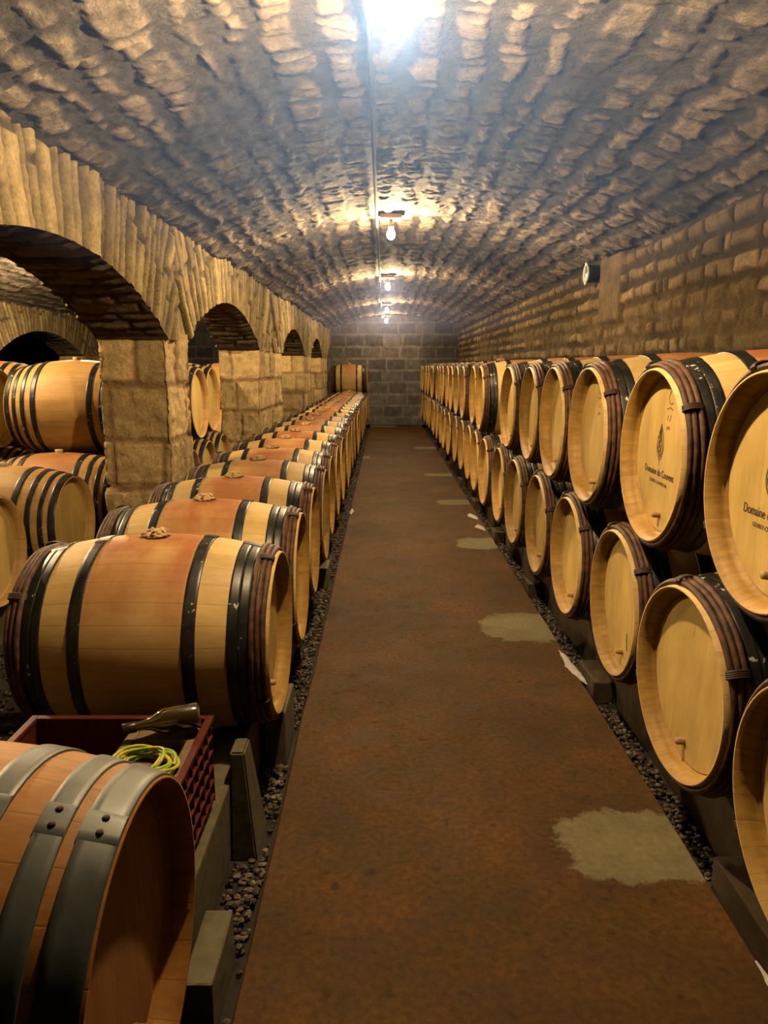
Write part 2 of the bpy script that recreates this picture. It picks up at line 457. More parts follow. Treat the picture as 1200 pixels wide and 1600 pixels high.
def voussoirs(Y, Z, arches, seed):
    rng = np.random.default_rng(seed); nz = Noise(seed + 5)
    best = np.full(Y.shape, 1e9); ph = np.zeros_like(Y); rr = np.zeros_like(Y); aid = np.zeros(Y.shape, int)
    for k, a in enumerate(arches):
        yc, hw, R, zc = arch_geo(*a)
        d = np.abs(Y - yc) - hw; m = d < best
        # long stones lean outward from the arch
        zz = zc * .55 + (ASPR - 1.1) * .45
        p = np.arctan2(Y - yc, Z - zz) * (ASPR + ARISE - zz)
        best = np.where(m, d, best); ph = np.where(m, p, ph); rr = np.where(m, np.hypot(Y - yc, Z - zc) - R, rr); aid = np.where(m, k, aid)
    P = ph + .022 * (nz.fbm(Y * 5, Z * 3, 3) - .5) * 2
    b = bounds(-6, 6, rng, .045, .125)
    i = np.clip(np.searchsorted(b, P) - 1, 0, len(b) - 2)
    d1 = np.minimum(P - b[i], b[i + 1] - P)
    rt = rng.random((6, 4096)); sid0 = (i + aid * 331) % 4096
    cut = .24 + .34 * rt[5][sid0]
    seg = (rr > cut).astype(int); d2 = np.abs(rr - cut)
    sid = (sid0 * 2 + seg) % 4096
    R_ = [rt[k][sid] for k in range(5)]
    e = np.minimum(d1 * 1.2, d2)
    mj = .022 * (.5 + nz.fbm(Y * 4, Z * 4, 3))
    m = sstep(mj * .4, mj * 1.3, e)
    cs = (P - (b[i] + b[i + 1]) / 2) / (b[i + 1] - b[i])
    h = m * .030 * (.3 + 1.0 * R_[0] + .7 * cs * (R_[1] - .5)) + .016 * (nz.fbm(Y * 14, Z * 6, 4) - .5)
    return h, m, R_, nz

def make_arcade(name, xf, xb, arches, seed, ys, fine=True, back=True):
    ac = Acc()
    nz_rows = 46 if fine else 26
    zl = zlow(ys, arches); ztop = ZS + .07
    t = np.linspace(0, 1, nz_rows)
    Yg = np.repeat(ys[None], nz_rows, 0); Zg = zl[None] + (ztop - zl[None]) * t[:, None]
    h, m, R, nz = voussoirs(Yg, Zg, arches, seed)
    col = colour(m, R, nz, Yg, Zg, OCHRE, OCHRE2, OMORT)
    h = h - .016
    ac.grid(np.stack([xf + h, Yg, Zg], -1), col, flip=True)
    if back:
        s = slice(None, None, 2)
        ac.grid(np.stack([xb - h[:, s], Yg[:, s], Zg[:, s]], -1), col[:, s])
    # soffits of the arches
    for k, a in enumerate(arches):
        if a[1] < Y0 or a[0] > Y1: continue
        yc, hw, Rr, zc = arch_geo(*a)
        th = math.asin(hw / Rr); n = 150 if fine else 70
        A = np.linspace(-th, th, n); X = np.linspace(0, 1, 36)
        AA, XX = np.meshgrid(A, X, indexing='ij')
        S = XX * (xf - xb); T = AA * Rr
        hh, mm, RR, nn = coursed(S, T, seed + 40 + k, rowh=(.08, .16), lens=(.18, .45), wob=.012, mort=.02, amp=.022, tilt=.5)
        taper = np.minimum(np.minimum(XX, 1 - XX) * 8, 1) * np.minimum(np.minimum((AA + th), (th - AA)) * 18, 1)
        hh = hh * taper
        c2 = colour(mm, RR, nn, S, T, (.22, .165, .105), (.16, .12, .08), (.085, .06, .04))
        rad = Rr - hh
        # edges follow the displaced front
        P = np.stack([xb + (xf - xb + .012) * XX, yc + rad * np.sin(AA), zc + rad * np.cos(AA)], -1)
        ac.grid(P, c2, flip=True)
    # piers under the springings
    for k in range(len(arches) - 1):
        ya, yb = arches[k][1], arches[k + 1][0]
        if yb < Y0 or ya > Y1: continue
        rows = [-.4, .32, .72, 1.03, 1.38, 1.75] if k % 2 else [-.4, .26, .66, 1.0, 1.34, 1.75]
        # run around the pier as one strip: back, near, front, far
        loop = [(xb, yb), (xb, ya), (xf, ya), (xf, yb), (xb, yb)]
        step = .014 if fine and ya < 9 else .03
        pts = []; nrm = []; ss = []; acc_s = 0
        for j in range(4):
            p = np.array(loop[j]); q = np.array(loop[j + 1]); L = np.linalg.norm(q - p); nn_ = max(int(L / step), 4)
            f = np.linspace(0, 1, nn_, endpoint=False)
            d = (q - p) / L; nv = np.array([d[1], -d[0]])
            for x in f:
                pts.append(p + (q - p) * x); nrm.append(nv); ss.append(acc_s + L * x)
            acc_s += L + .37
        pts.append(pts[0]); nrm.append(nrm[0]); ss.append(acc_s)
        pts = np.array(pts); nrm = np.array(nrm); ss = np.array(ss)
        # outward normals: away from the pier centre
        cen = np.array([(xf + xb) / 2, (ya + yb) / 2])
        sg = np.sign(((pts - cen) * nrm).sum(1)); nrm = nrm * np.where(sg == 0, 1, sg)[:, None]
        zs = np.arange(0.0, ASPR + .05, step)
        Sg, Zg2 = np.meshgrid(ss, zs, indexing='ij')
        hh, mm, RR, nn2 = coursed(Sg, Zg2, seed + 80 + k, lens=(.26, .5), wob=.022, mort=.020, amp=.020, tilt=.35, rows=rows, sharp=.9)
        hh = hh - .022 + .030 * (nn2.fbm(Sg * 24, Zg2 * 24, 4) - .5) + .02 * (nn2.fbm(Sg * 6, Zg2 * 6, 3) - .5)
        foot = np.where(Zg2 < .72, .035, 0)
        P = np.zeros(Sg.shape + (3,))
        P[..., 0] = pts[:, 0][:, None] + nrm[:, 0][:, None] * (hh + foot); P[..., 1] = pts[:, 1][:, None] + nrm[:, 1][:, None] * (hh + foot); P[..., 2] = Zg2
        c3 = colour(mm, RR, nn2, Sg, Zg2, (.74, .54, .26), (.58, .43, .22), (.38, .24, .12))
        ac.grid(P, c3)
    return tag(link(name, ac.mesh(name), M_STONE), kind='structure')

make_arcade('wall_left', XL, XLB, ARCH, 301, ys_grid(.014, 10, .03))
make_arcade('wall_far_left', XL2, XL2B, ARCH2, 411, ys_grid(.03, 2, .03), fine=False, back=False)

# ------------------------------------------------------------------ right wall
def make_right():
    ys = ys_grid(.014, 9, .03); zs = np.concatenate([np.arange(0, 1.2, .06), np.arange(1.2, ZS + .09, .014)])
    Y, Z = np.meshgrid(ys, zs, indexing='ij')
    rows = [-.3, .2, .45, .7, .9, 1.1, 1.26, 1.4, 1.56, 1.7, 1.83, 1.96, 2.10, 2.235, 2.37, 2.6]
    h, m, R, nz = coursed(Y, Z, 505, lens=(.08, .36), wob=.02, mort=.034, amp=.034, tilt=.6, rows=rows, sharp=.7)
    rough = nz.fbm(Y * 1.2 + 5, Z * 2.5, 3)
    ren = sstep(.42, .56, rough) * sstep(2.02, 1.9, Z)         # smeared mortar over the lower courses
    col = colour(m, R, nz, Y, Z, (.36, .265, .15), (.20, .145, .08), (.060, .044, .028))
    blur = np.array((.15, .105, .055)) * (.6 + .9 * nz.fbm(Y * 7, Z * 4, 4)[..., None])
    col = col * (1 - .65 * ren[..., None]) + blur * .65 * ren[..., None]
    h = h * (1 - .5 * ren) + ren * .035 * (nz.fbm(Y * 10, Z * 5, 4) - .35)
    # flat rendered strip behind the round fitting
    s = sstep(5.98, 6.03, Y) * sstep(6.62, 6.57, Y) * sstep(1.82, 1.88, Z) * sstep(2.42, 2.36, Z)
    h = h * (1 - s) + s * .042
    col = col * (1 - s[..., None]) + s[..., None] * np.array((.16, .118, .072)) * (.8 + .4 * nz.fbm(Y * 6, Z * 6, 3)[..., None])
    ac = Acc(); ac.grid(np.stack([XR - h, Y, Z], -1), col, flip=False)
    return tag(link('wall_right', ac.mesh('wall_right'), M_STONE), kind='structure')
make_right()

def make_end():
    xs = np.arange(XL2 - .4, XR + .1, .024); zs = np.arange(0, ZC + .12, .024)
    X, Z = np.meshgrid(xs, zs, indexing='ij')
    rows = list(np.arange(-.1, 3.3, .295))
    h, m, R, nz = coursed(X, Z, 606, lens=(.44, .52), wob=.004, mort=.03, amp=.008, tilt=.1, rows=rows, sharp=.4)
    col = colour(m, R, nz, X, Z, (.20, .182, .185), (.16, .147, .15), (.27, .25, .25))
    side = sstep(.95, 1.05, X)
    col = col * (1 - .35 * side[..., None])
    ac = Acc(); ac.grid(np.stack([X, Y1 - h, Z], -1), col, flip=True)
    return tag(link('wall_back', ac.mesh('wall_back'), M_STONE), kind='structure')
make_end()

# ------------------------------------------------------------------ floor slab and gravel
FL, FR = -.358, .965
def make_floor():
    ys = np.arange(Y0, Y1, .1)
    nz = Noise(71)
    ac = Acc()
    el = FL + .012 * (nz.fbm(ys * 2, ys * 0, 3) - .5); er = FR + .016 * (nz.fbm(ys * 2 + 40, ys * 0, 3) - .5)
    prof = []
    for k in range(len(ys)):
        a, b = el[k], er[k]
        prof.append([(a - .004, ys[k], -.12), (a, ys[k], -.010), (a + .008, ys[k], 0)] +
                    [(a + .008 + (b - a - .016) * j / 12, ys[k], 0) for j in range(1, 12)] +
                    [(b - .008, ys[k], 0), (b, ys[k], -.010), (b + .004, ys[k], -.12)])
    ac.grid(np.array(prof), flip=True)
    return tag(link('floor', ac.mesh('floor', smooth=False, colors=False), M_FLOOR), kind='structure')
make_floor()

gv = Acc()
gx = np.array([XL2 - .4, -3.8, -2.9, -1.8, -1.3, -.5, -.36, -.35]); gy = np.arange(Y0, Y1 + .1, .5)
X, Y = np.meshgrid(gx, gy, indexing='ij'); gv.grid(np.stack([X, Y, X * 0 - .055], -1))
gx = np.array([.95, 1.0, 1.1, 1.9]); X, Y = np.meshgrid(gx, gy, indexing='ij'); gv.grid(np.stack([X, Y, X * 0 - .055], -1))
tag(link('ground', gv.mesh('ground', colors=False), M_GRAV), kind='structure')

RIGHT_BLOCKS = [(1.56, 1.94), (3.20, 3.47), (4.77, 5.0), (6.33, 6.57), (7.85, 8.1), (9.4, 9.65), (11.0, 11.25), (12.6, 12.85), (14.2, 14.45)]
GRAVEL_FREE = [(.975, 1.068, a, b) for a, b in RIGHT_BLOCKS] + [(-.468, -.396, 1.45, 1.69), (-.468, -.385, 2.66, 2.93), (-.465, -.395, 5.0, 5.25), (-.488, -.405, 2.09, 2.29)]
def make_gravel():
    t = NT('pebbles'); p = t.attr()
    c = t.mix(1.0, p, t.ramp(t.noise(t.geo(), 90, 3), [(.3, .75), (.7, 1.15)]), 'MULTIPLY'); m = t.out(c, .7, spec=.4)
    bm = bmesh.new(); bmesh.ops.create_icosphere(bm, subdivisions=1, radius=1)
    bv = np.array([v.co[:] for v in bm.verts]); bf = np.array([[v.index for v in f.verts] for f in bm.faces]); bm.free()
    rng = np.random.default_rng(5)
    pos = []
    def fill(x0, x1, y0, y1, dens):
        n = int((x1 - x0) * (y1 - y0) * dens)
        pos.append(np.stack([rng.uniform(x0, x1, n), rng.uniform(y0, y1, n), rng.uniform(-.052, -.032, n)], -1))
    fill(-.475, -.375, .6, 6, 4600); fill(.985, 1.055, .6, 8, 4200)
    fill(-.455, -.375, 6, 14, 1700); fill(.985, 1.055, 8, 15, 1700)
    fill(-1.06, -.60, .6, 3.4, 1200); fill(-2.1, -1.35, 1.5, 4.7, 900)
    P = np.concatenate(pos)
    for (a, b, c, d) in GRAVEL_FREE:
        P = P[~((P[:, 0] > a - .018) & (P[:, 0] < b + .018) & (P[:, 1] > c - .018) & (P[:, 1] < d + .018))]
    n = len(P)
    s = rng.uniform(.006, .013, (n, 1)) * rng.uniform(.65, 1.25, (n, 3)); s[:, 2] *= .75
    a = rng.uniform(0, 2 * PI, n); ca, sa = np.cos(a), np.sin(a)
    V = bv[None] * (1 + .25 * (rng.random((n, len(bv), 1)) - .5)) * s[:, None]
    V = np.stack([V[..., 0] * ca[:, None] - V[..., 1] * sa[:, None], V[..., 0] * sa[:, None] + V[..., 1] * ca[:, None], V[..., 2]], -1) + P[:, None]
    F = bf[None] + (np.arange(n) * len(bv))[:, None, None]
    base = np.array([(.30, .24, .17), (.22, .16, .11), (.42, .36, .28), (.14, .10, .07), (.33, .22, .12)])[rng.integers(0, 5, n)] * rng.uniform(.12, .62, (n, 1))
    col = np.repeat(base[:, None], len(bv), 1).reshape(-1, 3)
    o = link('gravel', np_mesh('gravel', V.reshape(-1, 3), F.reshape(-1, 3), col, smooth=False), m)
    tag(o, 'loose pebble gravel filling the channels beside the walkway', 'gravel', kind='stuff')
make_gravel()

# ------------------------------------------------------------------ barrels
HL = .4375          # half length
RB, RH = .360, .2935
def rprof(x): return RB - (RB - RH) * abs(x / HL) ** 2.05

def stave_mesh():
    ac = Acc()
    xs = np.linspace(-HL, HL, 41)
    prof = [(-.36, .262), (-.384, .268), (-.386, .274), (-.398, .2745), (-HL, .2885)] + [(x, rprof(x)) for x in xs] + \
           [(HL, .2885), (.398, .2745), (.386, .274), (.384, .268), (.36, .262)]
    lathe(ac, prof, 72)
    me = ac.mesh('staves', colors=False)
    c = np.zeros(len(me.polygons) * 3); me.polygons.foreach_get('center', c); c = c.reshape(-1, 3)
    rr = np.hypot(c[:, 1], c[:, 2])
    me.polygons.foreach_set('material_index', ((np.abs(c[:, 0]) > .37) & (rr < .2885)).astype(np.int32))      # the inner side of the chime
    return me

def head_mesh(front=True):
    ac = Acc(); s = 1 if front else -1
    prof = [(s * .360, .0005), (s * .360, .266), (s * .374, .2705), (s * .381, .262), (s * .3815, .20), (s * .3815, .1), (s * .3815, .0005)]
    if not front: prof = prof[::-1]
    lathe(ac, prof, 64)
    me = ac.mesh('head', colors=False, smooth=False)
    return me

def hoop_mesh(x0, x1, th=.0032, rivets=0, ang=1.45):
    ac = Acc()
    o = .0006
    xs = np.linspace(x0, x1, 5)
    outer = [(x, rprof(x) + o + th) for x in xs]
    outer[0] = (x0 + .0012, rprof(x0) + o + th); outer[-1] = (x1 - .0012, rprof(x1) + o + th)
    prof = [(x0, rprof(x0) - .001), (x0, rprof(x0) + o + th * .6)] + outer + [(x1, rprof(x1) + o + th * .6), (x1, rprof(x1) - .001)]
    lathe(ac, prof, 72)
    # overlapping end of the strap, riveted
    tt = np.linspace(ang - .10, ang + .10, 8); xx = np.linspace(x0, x1, 4)
    TT, XX = np.meshgrid(tt, xx, indexing='ij'); RR = np.array([[rprof(x) for x in xx]] * 8) + o + th + .0026
    RR[0] -= .004; RR[-1] -= .004
    ac.grid(np.stack([XX, RR * np.cos(TT), RR * np.sin(TT)], -1), flip=True)
    return ac.mesh('hoop', colors=False)

def rivet_mesh(x0, x1, ang):
    ac = Acc()
    for a in (ang,):
        xm = (x0 + x1) / 2; R = rprof(xm) + .0055
        k = np.linspace(0, 2 * PI, 13); rr = np.array([.006, .006, .0042, .0001]); hh = np.array([-.001, .0035, .0055, .006])
        K, I = np.meshgrid(k, np.arange(4), indexing='ij')
        dx = rr[I] * np.cos(K); dt = rr[I] * np.sin(K) / R; rad = R + hh[I]
        ac.grid(np.stack([xm + dx, rad * np.cos(a + dt), rad * np.sin(a + dt)], -1))
    return ac.mesh('rivet', colors=False)

def willow_mesh(s, seed):
    ac = Acc(); rng = np.random.default_rng(seed); nz = Noise(seed)
    for k, x in enumerate((.381, .400, .418)):
        n = 90; t = np.arange(n) / n * 2 * PI
        rad = .0098 * (1 + .35 * (nz.fbm(t * 2.2 + k * 9, t * 0 + k, 3) - .5))
        R = rprof(x) + .0072 + .004 * (nz.fbm(t * 1.5, t * 0 + 20 + k, 2) - .5)
        xx = s * (x + .005 * (nz.fbm(t * 2, t * 0 + 40 + k, 2) - .5))
        ph = np.arange(9) / 8 * 2 * PI
        P = np.stack([xx[:, None] + rad[:, None] * np.cos(ph), (R[:, None] + rad[:, None] * np.sin(ph)) * np.cos(t)[:, None], (R[:, None] + rad[:, None] * np.sin(ph)) * np.sin(t)[:, None]], -1)
        ac.grid(P, wrap=True)
    return ac.mesh('willow_hoops', colors=False)

def tie_mesh(s, ang):
    ac = Acc()
    for j in range(4):
        a0 = ang + (j - 1.5) * .017
        k = np.arange(20) / 20 * 2 * PI
        ex = .400 + .031 * np.cos(k); er = rprof(.4) + .0075 + .0150 * np.sin(k)
        a = a0 + .016 * np.sin(k * .5)
        tube_pts(ac, np.stack([s * ex, er * np.cos(a), er * np.sin(a)], -1), .0038, 6, closed=True)
    return ac.mesh('cane_tie', colors=False)

def rag_mesh(seed=3):
    bm = bmesh.new(); bmesh.ops.create_icosphere(bm, subdivisions=4, radius=1)
    nz = Noise(seed)
    for v in bm.verts:
        c = v.co.copy()
        q = float(nz.fbm(np.array(c.x * 2.6 + 9), np.array(c.y * 2.6 + c.z * 3 + 4), 3))
        v.co = Vector((c.x * .045 * (.55 + .9 * q), c.y * .036 * (.5 + q), RB + .006 + max(c.z, -.6) * .020 * (.4 + 1.2 * q)))
    me = bm_mesh(bm, 'rag_bung', True)
    return me

def straw_mesh():
    ac = Acc(); r = random.Random(4)
    for k in range(14):
        a = r.uniform(0, 2 * PI); l = r.uniform(.03, .055)
        p = [(math.cos(a) * f * l, math.sin(a) * f * l * .8, RB + .016 + .010 * math.sin(f * 2.6) + r.uniform(-.003, .003)) for f in (.15, .45, .75, 1.0)]
        tube_pts(ac, p, [.004, .0035, .003, .0012], 5)
    return ac.mesh('straw_ends', colors=False)

def peg_mesh(x=.381, y=.006, z=-.205, L=.027, r=.0125):
    ac = Acc()
    k = np.arange(17) / 16 * 2 * PI
    prof = [(x - .004, r * 1.0), (x + .004, r), (x + L * .85, r * .86), (x + L, r * .62), (x + L, .0003)]
    P = np.array([[(px, y + pr * math.cos(a), z + pr * math.sin(a)) for px, pr in prof] for a in k])
    ac.grid(P, flip=True)
    return ac.mesh('spigot_peg', colors=False)

def bung_mesh():
    ac = Acc(); k = np.arange(25) / 24 * 2 * PI
    prof = [(.027, RB - .01), (.028, RB + .018), (.026, RB + .022), (.0003, RB + .022)]
    ac.grid(np.array([[(pr * math.cos(a), pr * math.sin(a), pz) for pr, pz in prof] for a in k]), flip=False)
    return ac.mesh('bung', colors=False)

ME_STAVE = stave_mesh(); ME_HF = head_mesh(True); ME_HB = head_mesh(False)
for me in (ME_HF, ME_HB): me.materials.append(M_HEAD)
ME_STAVE.materials.append(M_STAVE); ME_STAVE.materials.append(M_CHIME)
ME_PEG = peg_mesh(); ME_RAG = rag_mesh(); ME_STRAW = straw_mesh(); ME_BUNG = bung_mesh()

ZERO = (0, 0, 0)
def build_barrel_willow():
    r = thing('wine_barrel', 'x', 'barrel')
    link('staves', ME_STAVE, None, r)
    link('barrel_head', ME_HF, None, r); link('barrel_head', ME_HB, None, r)
    for a, b in ((.165, .207), (.305, .338), (.3385, .371)):
        link('metal_hoop', hoop_mesh(a, b), M_HOOP, r)
        link('metal_hoop', hoop_mesh(-b, -a, ang=1.62), M_HOOP, r)
    for s, angs in ((1, (1.85, .62, 3.6, 5.2)), (-1, (1.35, 2.4, 4.4))):
        wb = link('willow_hoops', willow_mesh(s, 5 + s), M_WILLOW, r)
        for a in angs[:3]: link('cane_tie', tie_mesh(s, a), M_CANE, wb)
    rg = link('rag_bung', ME_RAG, M_RAG, r); link('straw_ends', ME_STRAW, M_RAG, rg)
    link('spigot_peg', ME_PEG, M_PEG, r)
    return r

def build_barrel_plain(stained=False):
    r = thing('wine_barrel', 'x', 'barrel')
    me = ME_STAVE.copy(); me.materials.clear(); me.materials.append(M_STAVE2S if stained else M_STAVE2); me.materials.append(M_CHIME)
    link('staves', me, None, r)
    link('barrel_head', ME_HF, None, r); link('barrel_head', ME_HB, None, r)
    for a, b in ((.182, .222), (.268, .300), (.338, .366), (.392, .432)):
        link('metal_hoop', hoop_mesh(a, b), M_HOOP, r); link('metal_hoop', hoop_mesh(-b, -a, ang=1.6), M_HOOP, r)
    link('bung', ME_BUNG, M_BUNG, r)
    return r

def copy_tree(o, parent=None, skip=()):
    c = o.copy(); C.objects.link(c); c.parent = parent
    for ch in o.children:
        if ch.name.split('.')[0] not in skip: copy_tree(ch, c)
    return c

ORD = ['first', 'second', 'third', 'fourth', 'fifth', 'sixth', 'seventh', 'eighth', 'ninth', 'tenth', 'eleventh', 'twelfth', 'thirteenth', 'fourteenth',
       'fifteenth', 'sixteenth', 'seventeenth', 'eighteenth', 'nineteenth', 'twentieth', 'twenty-first', 'twenty-second', 'twenty-third', 'twenty-fourth', 'twenty-fifth', 'twenty-sixth']

proto = build_barrel_willow(); proto_used = [False]
def place(x, y, z, rz, label, group, yaw=0.0, roll=0.0, src=None, used=proto_used, skip=()):
    src = src or proto
    o = src if not used[0] else copy_tree(src, None, skip)
    used[0] = True
    o.location = (x, y, z); o.rotation_euler = (roll, 0, rz + yaw)
    o['label'] = label; o['group'] = group
    return o

rj = random.Random(21)
ZLO, ZHI = .545, 1.195
# single row on the left of the walkway
yl = [2.575, 3.30, 4.02, 4.745, 5.465] + [5.465 + .722 * k for k in range(1, 19)]
LEFT_NOTE = {0: 'nearest black-hooped oak barrel left of the walkway, behind the red crate',
             1: 'second black-hooped barrel left of the walkway, dark knot beside its straw bung',
             2: 'third black-hooped barrel left of the walkway, its middle stained deep red'}
for k, y in enumerate(yl):
    if y > 18.75: break
    place(-.376 - HL + (rj.uniform(-.012, .012) if k > 1 else 0), y, ZLO - .005, 0,
          LEFT_NOTE.get(k, ORD[k] + ' wine-stained oak barrel from the front in the single row left of the walkway'),
          'oak barrels in the single row left of the walkway', yaw=rj.uniform(-.012, .012), roll=rj.uniform(-.05, .05))
place(-.40 - HL, 18.10, 1.172, 0, 'lone oak barrel on top of the left row, against the back wall', 'oak barrels in the single row left of the walkway')

# two tiers on the right
XRH = .905
low = [1.355 + .755 * k for k in range(24)]
upp = [1.765 + .755 * k for k in range(23)]
LOW_NOTE = {0: 'lower barrel at the right edge of the photo, mostly cut off by the frame',
            1: 'lower right barrel with pale flaked paint on its black hoop, nearest whole one',
            2: 'second whole barrel of the lower right tier, dark knife-shaped stain above its peg'}
UPP_NOTE = {0: 'upper right barrel with the large printed estate name, nearest the viewer',
            1: 'upper right barrel with small printed estate name and pink chalk mark',
            2: 'upper right barrel with a scribbled brand near the top of its blank head'}
U = []; Lw = []
for k, y in enumerate(low):
    if y > 18.7: break
    dx = (-.04, -.025, .015, .005)[k] if k < 4 else rj.uniform(-.015, .02)
    yaw = (.0, .05, .0, .0)[k] if k < 4 else rj.uniform(-.015, .015)
    Lw.append(place(XRH + HL + dx, y + (.02 if k == 0 else 0), ZLO + .01, PI,
              LOW_NOTE.get(k, ORD[k] + ' oak barrel from the front in the lower tier right of the walkway'),
              'oak barrels in the lower tier right of the walkway', yaw=yaw, roll=rj.uniform(-.25, .25), skip=('rag_bung',)))
n = 0
for k, y in enumerate(upp):
    if y > 18.6: break
    if k == 6: continue                      # the gap in the upper tier
    dx = (.0, .0, -.015, .0)[k] if k < 4 else rj.uniform(-.015, .02)
    U.append(place(XRH + HL + dx, y, ZHI, PI,
             UPP_NOTE.get(n, ('seventh oak barrel from the front in the upper right tier, just past the gap' if n == 6 else
                              ORD[n] + ' oak barrel from the front in the upper tier right of the walkway')),
             'oak barrels in the upper tier right of the walkway', yaw=(0, .0, .0)[k] if k < 3 else rj.uniform(-.015, .015),
             roll=rj.uniform(-.06, .06), skip=() if k in (0, 9) else ('rag_bung',)))
    n += 1

# barrels of the side aisle, seen through the arches
pl = build_barrel_plain(); pl_used = [False]
pls = build_barrel_plain(True); pls_used = [False]
gp = 'newer barrels stacked in the side aisle behind the arches'
SA = -2.02
side_low = [(SA - .02, 3.80), (SA + .08, 4.55), (SA + .12, 5.28), (-1.57, 6.01), (-1.60, 6.74), (-1.62, 7.47), (SA, 8.23), (SA, 10.6), (SA, 11.35), (SA, 12.1), (SA, 14.5), (SA, 15.25)]
LABLO = ['newer barrel at the left photo edge, only its head showing, in the side aisle',
         'newer barrel with its head facing the near arch, low in the side aisle',
         'red-stained newer barrel low in the side aisle beside the nearest pier',
         'low barrel in the second arch opening, nearest of those beneath the upper pair',
         'low barrel in the second arch opening, second of those beneath the upper pair',
         'low barrel in the second arch opening, red-stained, farthest beneath the upper pair',
         'seventh newer barrel low in the side aisle, behind the second pier']
for k, (x, y) in enumerate(side_low):
    st = k in (2, 5)
    lab = LABLO[k] if k < len(LABLO) else ORD[k] + ' newer oak barrel from the front in the low row of the side aisle'
    place(x - HL, y, ZLO - .02, 0, lab, gp, yaw=rj.uniform(-.02, .02), src=pls if st else pl, used=pls_used if st else pl_used)
side_up = [5.645, 6.375, 7.105, 7.86, 10.97, 11.72]
LABUP = ['upper newer barrel beside the nearest pier, seen whole through the near arch',
         'upper barrel showing its round head in the second arch opening',
         'upper barrel showing black hoops in the second arch opening, behind the round head',
         'fourth upper newer barrel from the front in the side aisle, behind the second pier',
         'fifth upper newer barrel from the front in the side aisle', 'sixth upper newer barrel from the front in the side aisle']
for k, y in enumerate(side_up):
    place((-1.57 if 6 < y < 7 else -1.63 if 6 < y < 7.5 else SA + .15) - HL, y, ZHI - .015, 0, LABUP[k], gp, yaw=rj.uniform(-.01, .01), src=pl, used=pl_used)
# a second rank behind
for k, y in enumerate([4.55, 5.28, 6.01, 6.75]):
    place(SA - .90 - HL, y, ZLO - .02, 0, ORD[k] + ' low barrel of the rear rank in the side aisle', 'rear rank of barrels in the side aisle', src=pls, used=pls_used)
for k, y in enumerate([5.645, 6.38]):
    place(SA - .90 - HL, y, ZHI - .015, 0, ORD[k] + ' upper barrel of the rear rank in the side aisle', 'rear rank of barrels in the side aisle', src=pls, used=pls_used)

# ---- printing on the heads
def text_mesh(body, size, name):
    cu = bpy.data.curves.new(name, 'FONT'); cu.body = body; cu.size = size; cu.align_x = 'CENTER'; cu.extrude = .0004; cu.resolution_u = 4
    ob = bpy.data.objects.new('tmp', cu); C.objects.link(ob)
    dg = bpy.context.evaluated_depsgraph_get(); dg.update()
    me = bpy.data.meshes.new_from_object(ob.evaluated_get(dg)); bpy.data.objects.remove(ob)
    me.name = name; me.materials.clear()
    return me
def on_head(me, parent, name, mat, y=0.0, z=0.0, sx=1.0):
    if not me.materials: me.materials.append(mat)
    o = link(name, me, None, parent)
    # text x -> +Y, text y -> +Z, facing +X
    o.matrix_local = Matrix(((0, 0, 1, .3823), (sx, 0, 0, y), (0, 1, 0, z), (0, 0, 0, 1)))
    return o
def stroke_mesh(lines, rad, name):
    ac = Acc()
    for pts in lines:
        # resample smoothly
        p = np.array(pts, float); t = np.arange(len(p)); tt = np.linspace(0, len(p) - 1, len(p) * 4)
        q = np.stack([np.interp(tt, t, p[:, 0]), np.interp(tt, t, p[:, 1])], -1)
        for _ in range(2):
            q[1:-1] = (q[:-2] + 2 * q[1:-1] + q[2:]) / 4
        tube_pts(ac, np.concatenate([q, np.zeros((len(q), 1))], 1), rad, 6, flat=.2)
    return ac.mesh(name, colors=False)
def emblem():
    L = []
    # upright pointed bud: outline, stem and leaves sweeping up from the stem
    f = np.linspace(0, 1, 15); wd = .030 * np.sin(PI * f ** .72)
    L.append([(-a, .125 * b) for a, b in zip(wd, f)]); L.append([(a, .125 * b) for a, b in zip(wd, f)])
    L.append([(0, .002), (.001, -.018)])
    for q in (-.72, -.45, -.18, .12, .42, .70):
        L.append([(q * a * (1 - .35 * b) + .004 * math.sin(9 * b + q * 7), .010 + .112 * b * (.96 - .2 * abs(q))) for a, b in zip(wd, f)])
    for k in range(5):
        y = .022 + .017 * k
        L.append([(-.018, y), (-.010, y + .010), (-.002, y + .006)])
    return stroke_mesh(L, .0019, 'printed_emblem')
ME_EMB = emblem(); ME_T1 = text_mesh('Domaine du Couvent', .036, 'printed_name'); ME_T2 = text_mesh('GEVREY-CHAMBERTIN', .017, 'printed_village')
for b in U[:2]:
    k = 0.0
    on_head(ME_EMB, b, 'printed_emblem', M_INK, -.035, -.020)
    on_head(ME_T1, b, 'printed_name', M_INK, -.03, -.075, .86)
    on_head(ME_T2, b, 'printed_village', M_INK2, -.03, -.104, .95)
ME_SCR = stroke_mesh([[(.055, .150), (.03, .168), (.0, .160), (-.012, .135), (.005, .118), (.03, .122)], [(-.02, .10), (.01, .108), (.035, .100)],
                      [(-.01, .062), (.0, .082)], [(.01, .060), (.022, .082)], [(-.012, .030), (-.006, .045), (.002, .032), (.010, .046), (.018, .032)]], .0022, 'scribbled_brand')
for b in U[1:4]: on_head(ME_SCR, b, 'scribbled_brand', M_INK2, .02, .06)
ch = stroke_mesh([[(0, 0), (.004, .018), (.002, .036)], [(.008, .004), (.010, .026)]], .004, 'chalk_mark'); on_head(ch, U[1], 'chalk_mark', M_CHALK, .195, .085)
drip = stroke_mesh([[(0, 0), (.004, -.02), (.010, -.045), (.012, -.07)], [(.003, -.01), (.008, -.035), (.011, -.06)]], .004, 'dark_stain'); on_head(drip, Lw[2], 'dark_stain', M_INK, .05, -.115)

